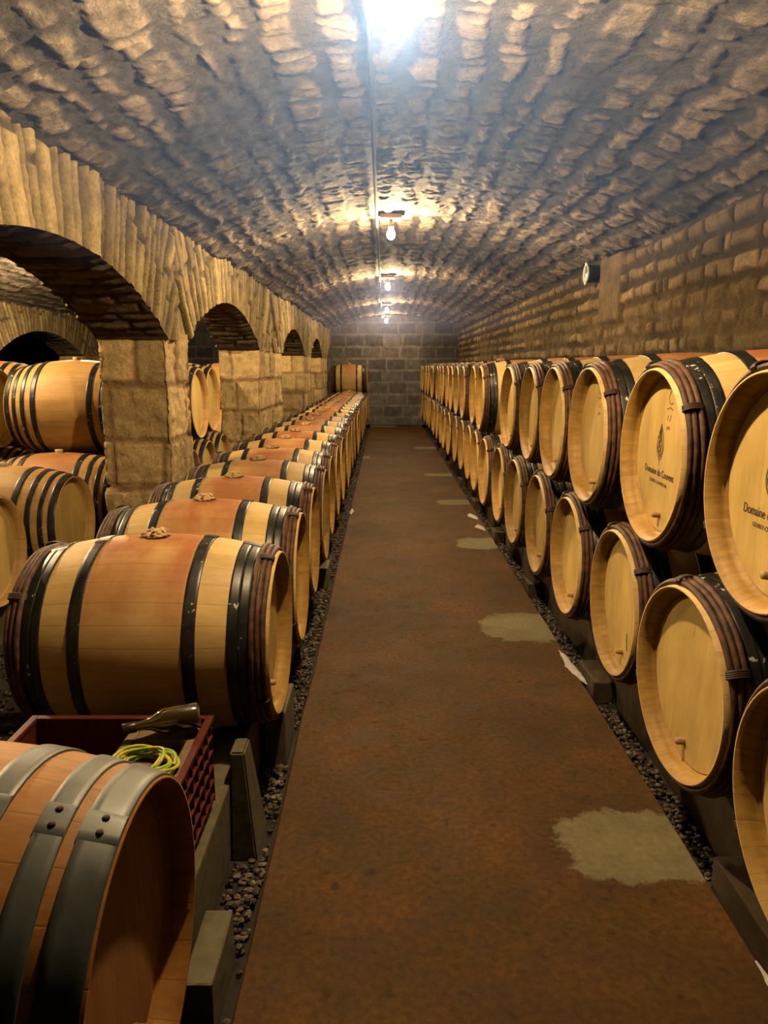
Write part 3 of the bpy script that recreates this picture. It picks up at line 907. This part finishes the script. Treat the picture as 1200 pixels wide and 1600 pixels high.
# ---- old barrel with galvanised hoops at the near left
gb = thing('wine_barrel', 'old orange oak barrel with riveted galvanised steel hoops, nearest at lower left', 'barrel', (-.395 - HL, 1.075, .512), (.1, 0, 0))
me = ME_STAVE.copy(); me.materials.clear(); me.materials.append(M_STAVE3); me.materials.append(M_STAVE3); link('staves', me, None, gb)
for src in (ME_HF, ME_HB):
    me = src.copy(); me.materials.clear(); me.materials.append(M_HEAD3); link('barrel_head', me, None, gb)
for a, b in ((.215, .262), (.315, .358), (.376, .434)):
    for s in (1, -1):
        h = link('steel_hoop', hoop_mesh(*((a, b) if s > 0 else (-b, -a)), th=.0042, ang=1.70), M_GALV, gb)
        if s > 0:
            for q in (-.045, .045): link('rivet', rivet_mesh(a, b, 1.70 + q), M_INK, h)
link('spigot_peg', peg_mesh(z=-.19, y=.02, L=.05, r=.015), mat_simple('dark_peg', (.22, .10, .04)), gb)

# ------------------------------------------------------------------ rails, blocks, wedge
def rail(x0, x1, ztop, y0, y1, label, mat):
    o = link('concrete_rail', bm_mesh(bevel_box((x0, y0, -.055), (x1, y1, ztop), .008, 2), 'concrete_rail'), mat)
    tag(o, label, 'rail')
zr = ZLO - .005 - rprof(.30) - .004
rail(-.585, -.49, .155, .3, 1.49, 'short concrete rail under the head of the old galvanised-hooped barrel', M_CONC)
rail(-1.20, -1.09, .155, .3, 1.49, 'short concrete rail under the far end of the old galvanised-hooped barrel', M_CONC)
rail(-.585, -.49, zr - .012, 1.51, 18.9, 'long concrete rail under the heads of the left barrel row, beside the gravel', M_CONC)
rail(-1.20, -1.09, zr - .012, 1.51, 18.9, 'long concrete rail under the far ends of the left barrel row, by the arcade', M_CONC)
rail(1.075, 1.17, ZLO + .01 - rprof(.23) - .026, .3, 18.9, 'long concrete rail under the heads of the lower right barrels', M_CONC_D)
rail(1.56, 1.66, ZLO + .01 - rprof(.24) - .022, .3, 18.9, 'long concrete rail under the wall ends of the lower right barrels', M_CONC_D)
rail(-2.26, -2.16, ZLO - .02 - rprof(.10) - .012, 3.2, 16, 'concrete rail under the barrel heads in the side aisle', M_CONC)
rail(-2.80, -2.70, ZLO - .02 - rprof(.2) - .012, 3.2, 16, 'concrete rail under the inner ends of the side aisle barrels', M_CONC)
rail(-3.14, -3.04, ZLO - .02 - rprof(.25) - .014, 4.0, 8.2, 'concrete rail under the rear rank barrel heads in the side aisle', M_CONC)
rail(-3.68, -3.58, ZLO - .02 - rprof(.25) - .014, 4.0, 8.2, 'concrete rail under the far ends of the rear rank in the side aisle', M_CONC)

def block(lo, hi, label, mat, seed, group=None):
    o = link('concrete_block', bm_mesh(bevel_box(lo, hi, .006, 2, .0012, seed, 2), 'concrete_block'), mat)
    tag(o, label, 'block', group)
block((-.468, 1.45, -.055), (-.396, 1.69, .10), 'grey concrete block in the gravel beside the old galvanised-hooped barrel', M_CONC, 1)
block((-.468, 2.66, -.055), (-.385, 2.93, .175), 'small concrete block under the head of the nearest black-hooped left barrel', M_CONC, 2)
block((-.465, 5.0, -.055), (-.395, 5.25, .10), 'concrete block in the left gravel under the fourth barrel of the row', M_CONC, 3)
for k, (ya, yb) in enumerate(RIGHT_BLOCKS):
    block((.975, ya, -.055), (1.068, yb, .055 if k else .075),
          ['nearest rough concrete block in the gravel at lower right', 'second concrete block from the front in the right gravel, beside the white plaster streak'][k] if k < 2 else
          ORD[k] + ' concrete block from the front in the right-hand gravel channel', M_CONC_D if k else M_CONC_D, 10 + k, 'concrete blocks in the right gravel channel')
# tapered stub beside the crate
bm = bmesh.new()
vs_ = [bm.verts.new(p) for p in [(-.488, 2.09, -.055), (-.405, 2.09, -.055), (-.405, 2.29, -.055), (-.488, 2.29, -.055),
                                 (-.488, 2.13, .300), (-.442, 2.13, .300), (-.442, 2.23, .300), (-.488, 2.23, .300)]]
for f in ((0, 1, 5, 4), (1, 2, 6, 5), (2, 3, 7, 6), (3, 0, 4, 7), (4, 5, 6, 7), (3, 2, 1, 0)): bm.faces.new([vs_[i] for i in f])
bmesh.ops.bevel(bm, geom=bm.edges[:], offset=.006, segments=2, affect='EDGES')
tag(link('concrete_stub', bm_mesh(bm, 'concrete_stub'), M_CONC), 'pale tapered concrete stub standing between the red crate and the left gravel', 'block')

# ------------------------------------------------------------------ crate with its contents
M_CRATE = mat_simple('red_plastic', (.115, .019, .007), .45, nscale=12, var=.25, bump=.05)
def make_crate():
    x0, x1, y0, y1, z0, z1 = -1.04, -.503, 1.53, 2.02, zr + .002, .475
    r = thing('plastic_crate', 'dark red plastic crate with ribbed sides, on the rails beside the old barrel', 'crate', ((x0 + x1) / 2, (y0 + y1) / 2, z0))
    ox, oy = (x0 + x1) / 2, (y0 + y1) / 2
    def B(bm, lo, hi, b=.003): add_bm(bm, bevel_box((lo[0] - ox, lo[1] - oy, lo[2] - z0), (hi[0] - ox, hi[1] - oy, hi[2] - z0), b, 2))
    t = .006
    bm = bmesh.new(); B(bm, (x0 + .012, y0 + .012, z0), (x1 - .012, y1 - .012, z0 + .008)); link('crate_base', bm_mesh(bm, 'crate_base'), M_CRATE, r)
    for nm, lo, hi, ax in (('n', (x0 + .012, y1 - .018, z0), (x1 - .012, y1 - .012, z1), 0), ('s', (x0 + .012, y0 + .012, z0), (x1 - .012, y0 + .018, z1), 0),
                           ('e', (x1 - .018, y0 + .012, z0), (x1 - .012, y1 - .012, z1), 1), ('w', (x0 + .012, y0 + .012, z0), (x0 + .018, y1 - .012, z1), 1)):
        bm = bmesh.new(); B(bm, lo, hi, .001)
        out = {'n': (0, 1), 's': (0, -1), 'e': (1, 0), 'w': (-1, 0)}[nm]
        for zz in np.linspace(z0 + .03, z1 - .05, 5):
            if ax: B(bm, (lo[0] if out[0] < 0 else hi[0], lo[1] + .004, zz), (lo[0] - .010 if out[0] < 0 else hi[0] + .010, hi[1] - .004, zz + .007)) if out[0] > 0 else B(bm, (lo[0] - .010, lo[1] + .004, zz), (lo[0], hi[1] - .004, zz + .007))
            else: B(bm, (lo[0] + .004, hi[1] if out[1] > 0 else lo[1] - .010, zz), (hi[0] - .004, hi[1] + .010 if out[1] > 0 else lo[1], zz + .007))
        nrib = 9
        for f in np.linspace(.02, .98, nrib):
            if ax:
                yy = lo[1] + (hi[1] - lo[1]) * f
                B(bm, ((hi[0] if out[0] > 0 else lo[0] - .009), yy - .003, z0 + .01), ((hi[0] + .009) if out[0] > 0 else lo[0], yy + .003, z1 - .02))
            else:
                xx = lo[0] + (hi[0] - lo[0]) * f
                B(bm, (xx - .003, (hi[1] if out[1] > 0 else lo[1] - .009), z0 + .01), (xx + .003, (hi[1] + .009) if out[1] > 0 else lo[1], z1 - .02))
        link('crate_side', bm_mesh(bm, 'crate_side'), M_CRATE, r)
    bm = bmesh.new()
    B(bm, (x0, y0, z1 - .004), (x0 + .022, y1, z1 + .010)); B(bm, (x1 - .022, y0, z1 - .004), (x1, y1, z1 + .010))
    B(bm, (x0 + .022, y0, z1 - .004), (x1 - .022, y0 + .022, z1 + .010)); B(bm, (x0 + .022, y1 - .022, z1 - .004), (x1 - .022, y1, z1 + .010))
    link('crate_rim', bm_mesh(bm, 'crate_rim'), M_CRATE, r)
    return z0
cz = make_crate()

# hollow block standing in the crate
bm = bmesh.new()
bx0, bx1, by0, by1, bz0, bz1 = -.735, -.530, 1.62, 1.985, cz + .009, .462
for lo, hi in (((bx0, by0, bz0), (bx0 + .028, by1, bz1)), ((bx1 - .028, by0, bz0), (bx1, by1, bz1)), ((bx0 + .028, by0, bz0), (bx1 - .028, by0 + .028, bz1)),
               ((bx0 + .028, by1 - .075, bz0), (bx1 - .028, by1, bz1)), ((bx0 + .028, (by0 + by1) / 2 - .03, bz0), (bx1 - .028, (by0 + by1) / 2, bz1 - .002)),
               ((bx0 + .028, by0 + .028, bz0), (bx1 - .028, by1 - .075, bz0 + .05))):
    add_bm(bm, bevel_box(lo, hi, .004, 2))
tag(link('hollow_block', bm_mesh(bm, 'hollow_block'), mat_simple('dusty_block', (.26, .17, .095), .9, nscale=25, var=.4, bump=.4)), 'brown hollow building block standing inside the red crate, under the bottle', 'block')

# bottle lying across it
def make_bottle():
    t = NT('olive_glass'); t.out((.06, .042, .008), .06, spec=1.4); t.b.inputs['Transmission Weight'].default_value = .25; t.b.inputs['Coat Weight'].default_value = .6
    a = Vector((-.73, 1.90, .502)); b = Vector((-.53, 1.965, .515)); d = (b - a); L = d.length
    r = thing('wine_bottle', 'dark olive glass bottle lying on the block in the red crate', 'bottle', a, (0, 0, 0))
    r.rotation_mode = 'QUATERNION'; r.rotation_quaternion = d.to_track_quat('X', 'Z')
    ac = Acc()
    prof = [(0, .0003), (0, .012), (.002, .0145), (.012, .0145), (.014, .0125), (.055, .014), (.075, .019), (.095, .031), (.112, .0365), (L - .008, .0365), (L, .032), (L - .002, .02), (L - .014, .006), (L - .016, .0003)]
    lathe(ac, prof, 40); link('bottle_glass', ac.mesh('bottle_glass', colors=False), t.m, r)
    ac = Acc(); lathe(ac, [(-.001, .0003), (-.0015, .0142), (.001, .0153), (.034, .0152), (.035, .0142)], 32); link('foil_cap', ac.mesh('foil_cap', colors=False), mat_simple('dark_foil', (.05, .035, .03), .35, .4), r)
make_bottle()

def make_cable():
    t = NT('green_yellow_cable'); x, y, z = t.xyz(t.geo())
    f = t.ramp(t.noise(t.geo(), 30, 2, .4), [(.46, 0.0), (.52, 1.0)])
    m = t.out(t.mix(f, (.70, .58, .06), (.34, .55, .05)), .4)
    r = random.Random(9); pts = []
    n = 260
    for k in range(n):
        a = k / n * 2 * PI * 8.4; f = k / n
        R = .062 + .012 * math.sin(a * .37 + 1) + .006 * math.sin(a * 1.7)
        pts.append((-.630 + R * 1.12 * math.cos(a) + .008 * math.sin(a * .21), 1.755 + R * .95 * math.sin(a), .4735 + .030 * (.5 + .5 * math.sin(a * .53 + f * 3)) * (0.25 + f * .75) + .006 * math.sin(2.3 * a)))
    ac = Acc(); tube_pts(ac, pts, .0046, 8)
    tag(link('cable_coil', ac.mesh('cable_coil', colors=False), m), 'coil of green and yellow electric cable lying in the red crate', 'cable')
make_cable()

# ------------------------------------------------------------------ white plaster along the slab edge
def spill(pts, name, label, th=.012, group='white plaster streaks along the walkway edge'):
    """a lumpy streak following a line of (x, y, halfwidth)"""
    nz = Noise(hash(label) % 1000 if False else len(label))
    p = np.array(pts); t = np.arange(len(p)); tt = np.linspace(0, len(p) - 1, 40)
    x = np.interp(tt, t, p[:, 0]); y = np.interp(tt, t, p[:, 1]); w = np.interp(tt, t, p[:, 2])
    w = w * (.7 + .7 * nz.fbm(tt * 3, tt * 0, 3))
    a = np.linspace(-1, 1, 9)
    X = x[:, None] + w[:, None] * a[None]; Yg = y[:, None] + X * 0
    Z = -.004 + (th * np.sqrt(np.clip(1 - a[None] ** 2, 0, 1))) * (.5 + nz.fbm(Yg * 40, X * 40, 3)) * np.clip(w / w.max() * 2, 0, 1)[:, None]
    ac = Acc(); ac.grid(np.stack([X, Yg, Z], -1), flip=True)
    tag(link(name, ac.mesh(name, colors=False), M_PLASTER), label, 'plaster', group)
spill([(.985, 3.28, .004), (.962, 3.40, .020), (.945, 3.52, .026), (.948, 3.62, .020), (.938, 3.74, .004)], 'plaster_streak', 'white plaster streak on the right walkway edge before the second block')
spill([(.985, 1.36, .004), (.968, 1.44, .024), (.958, 1.54, .014), (.955, 1.63, .004)], 'plaster_streak', 'white plaster streak at the lower right corner of the walkway')
spill([(.94, 6.65, .01), (.90, 6.8, .04), (.90, 6.92, .01)], 'plaster_streak', 'nearer of two small white plaster dabs on the right walkway edge')
spill([(.93, 7.15, .01), (.89, 7.32, .05), (.88, 7.45, .01)], 'plaster_streak', 'farther of two small white plaster dabs on the right walkway edge')
spill([(-.345, 7.4, .01), (-.335, 7.55, .02), (-.34, 7.7, .008)], 'plaster_streak', 'small white plaster dab on the left walkway edge')

# ------------------------------------------------------------------ lamps and conduit
def bulb_mesh():
    ac = Acc()
    prof = [(-.062, .0003), (-.060, .010), (-.052, .0215), (-.040, .0285), (-.025, .0315), (-.008, .0295), (.008, .0225), (.020, .0160), (.032, .0140)]
    k = np.arange(17) / 16 * 2 * PI
    ac.grid(np.array([[(r * math.cos(a), r * math.sin(a), z) for z, r in prof] for a in k]), flip=False)
    return ac.mesh('bulb', colors=False)
def emit_mat(name, power, area=.0115):
    t = NT(name); t.out((1, .9, .7), .3)
    t.b.inputs['Emission Color'].default_value = (*BULB_COL, 1); t.b.inputs['Emission Strength'].default_value = power / (PI * area)
    return t.m
M_BAKE = mat_simple('brown_bakelite', (.06, .04, .03), .4)
M_BATTEN = mat_simple('old_batten_wood', (.30, .18, .09), .8)
def lamp(x, y, z, power, label, k, zc):
    r = thing('ceiling_lamp', label, 'lamp', (x, y, z), group='bare bulbs along the vault')
    link('bulb', bulb_mesh(), emit_mat('glowing_glass', power), r)
    ac = Acc(); kk = np.arange(21) / 20 * 2 * PI
    prof = [(.030, .0142), (.030, .021), (.040, .0225), (.066, .020), (.070, .014), (zc - z - .006, .012)]
    ac.grid(np.array([[(q * math.cos(a), q * math.sin(a), h) for h, q in prof] for a in kk]), flip=False)
    link('socket', ac.mesh('socket', colors=False), M_BAKE, r)
    link('batten', bm_mesh(bevel_box((-.085, -.075, zc - z - .022), (.085, .075, zc - z + .012), .003), 'batten'), M_BATTEN, r)
LN = ['nearest bare glowing bulb under the vault, at the top of the photo', 'second bare bulb from the front under the vault', 'third bare bulb from the front under the vault',
      'fourth bare bulb from the front under the vault', 'farthest bare bulb under the vault, before the back wall']
for k, (x, y) in enumerate(BULBS):
    zc = vault_z(x) + float(crown_shift(np.array([y]))[0]) - .035
    lamp(x, y, BZ if k else BZ1, BULB_W[k], LN[k], k, zc)
SL = [(-3.6, 5.0), (-3.6, 9.2)]
for k, (x, y) in enumerate(SL):
    lamp(x, y, BZ, SIDE_W, ['bare bulb under the side aisle vault, nearer of the two behind the arcade', 'bare bulb under the side aisle vault, farther of the two behind the arcade'][k], k, ZC - .03)

ac = Acc()
yy = np.arange(Y0, 18.6, .12); nzc = Noise(99)
zz = np.array([vault_z(-.055) for _ in yy]) + crown_shift(yy) - .070 + .010 * (nzc.fbm(yy * 1.3, yy * 0, 2) - .5)
tube_pts(ac, np.stack([-.055 + .008 * (nzc.fbm(yy * .8, yy * 0 + 5, 2) - .5), yy, zz], -1), .011, 10)
tag(link('cable_conduit', ac.mesh('cable_conduit', colors=False), mat_simple('grey_conduit', (.10, .088, .075), .9, spec=.1)), 'thin grey cable conduit running along the crown of the vault', 'conduit')

# ------------------------------------------------------------------ round fitting on the right wall
def fitting():
    r = thing('wall_light', 'round dark wall light with pale rim, high on the right wall', 'light', (XR - .03, 6.72, 2.285), (0, 0, PI))
    ac = Acc(); lathe(ac, [(-.01, .0003), (-.01, .070), (.075, .078), (.088, .078), (.088, .0003)], 40); link('housing', ac.mesh('housing', colors=False), mat_simple('black_housing', (.025, .025, .024), .5), r)
    ac = Acc(); lathe(ac, [(.084, .070), (.086, .080), (.098, .080), (.100, .076), (.096, .070), (.088, .069)], 40); link('rim', ac.mesh('rim', colors=False), mat_simple('pale_rim', (.62, .66, .62), .4), r)
    ac = Acc(); lathe(ac, [(.089, .070), (.095, .05), (.097, .0003)], 40); link('lens', ac.mesh('lens', colors=False), mat_simple('blue_grey_lens', (.10, .16, .20), .15), r)
    link('clip', bm_mesh(bevel_box((.086, -.012, .076), (.102, .012, .094), .003), 'clip'), mat_simple('pale_clip', (.7, .72, .68), .4), r)
    link('clip', bm_mesh(bevel_box((.086, -.012, -.090), (.102, .012, -.076), .003), 'clip'), bpy.data.materials['pale_clip'], r)
fitting()

# ------------------------------------------------------------------ haze under the far vault, added glow volume at the near bulb
def haze(y0, y1, z0, z1, dens, col, g, label, mname):
    bm = bmesh.new(); bmesh.ops.create_cube(bm, size=1)
    for v in bm.verts:
        v.co = Vector(((XR + XL) / 2 + v.co.x * (XR - XL + .1), y0 + (v.co.y + .5) * (y1 - y0), z0 + (v.co.z + .5) * (z1 - z0)))
    hm = bpy.data.materials.new(mname); hm.use_nodes = True; ht = hm.node_tree
    ht.nodes.remove(ht.nodes['Principled BSDF'])
    vs = ht.nodes.new('ShaderNodeVolumeScatter'); vs.inputs['Color'].default_value = (*col, 1); vs.inputs['Density'].default_value = dens; vs.inputs['Anisotropy'].default_value = g
    ht.links.new(vs.outputs[0], ht.nodes['Material Output'].inputs['Volume'])
    tag(link('haze', bm_mesh(bm, 'haze'), hm), label, 'haze', kind='stuff')
haze(.5, 5.4, 1.95, 2.84, LENS_GLOW_DENSITY, LENS_GLOW_COL, -.15, 'added bluish haze imitating lens glow around the nearest bulb', 'lens_glow_haze')  # added scatter box, stands in for the lens flare around this bulb
haze(8.0, 18.9, 2.0, 2.84, .022, (.34, .45, 1.0), .0, 'faint haze hanging under the far half of the vault', 'faint_haze')
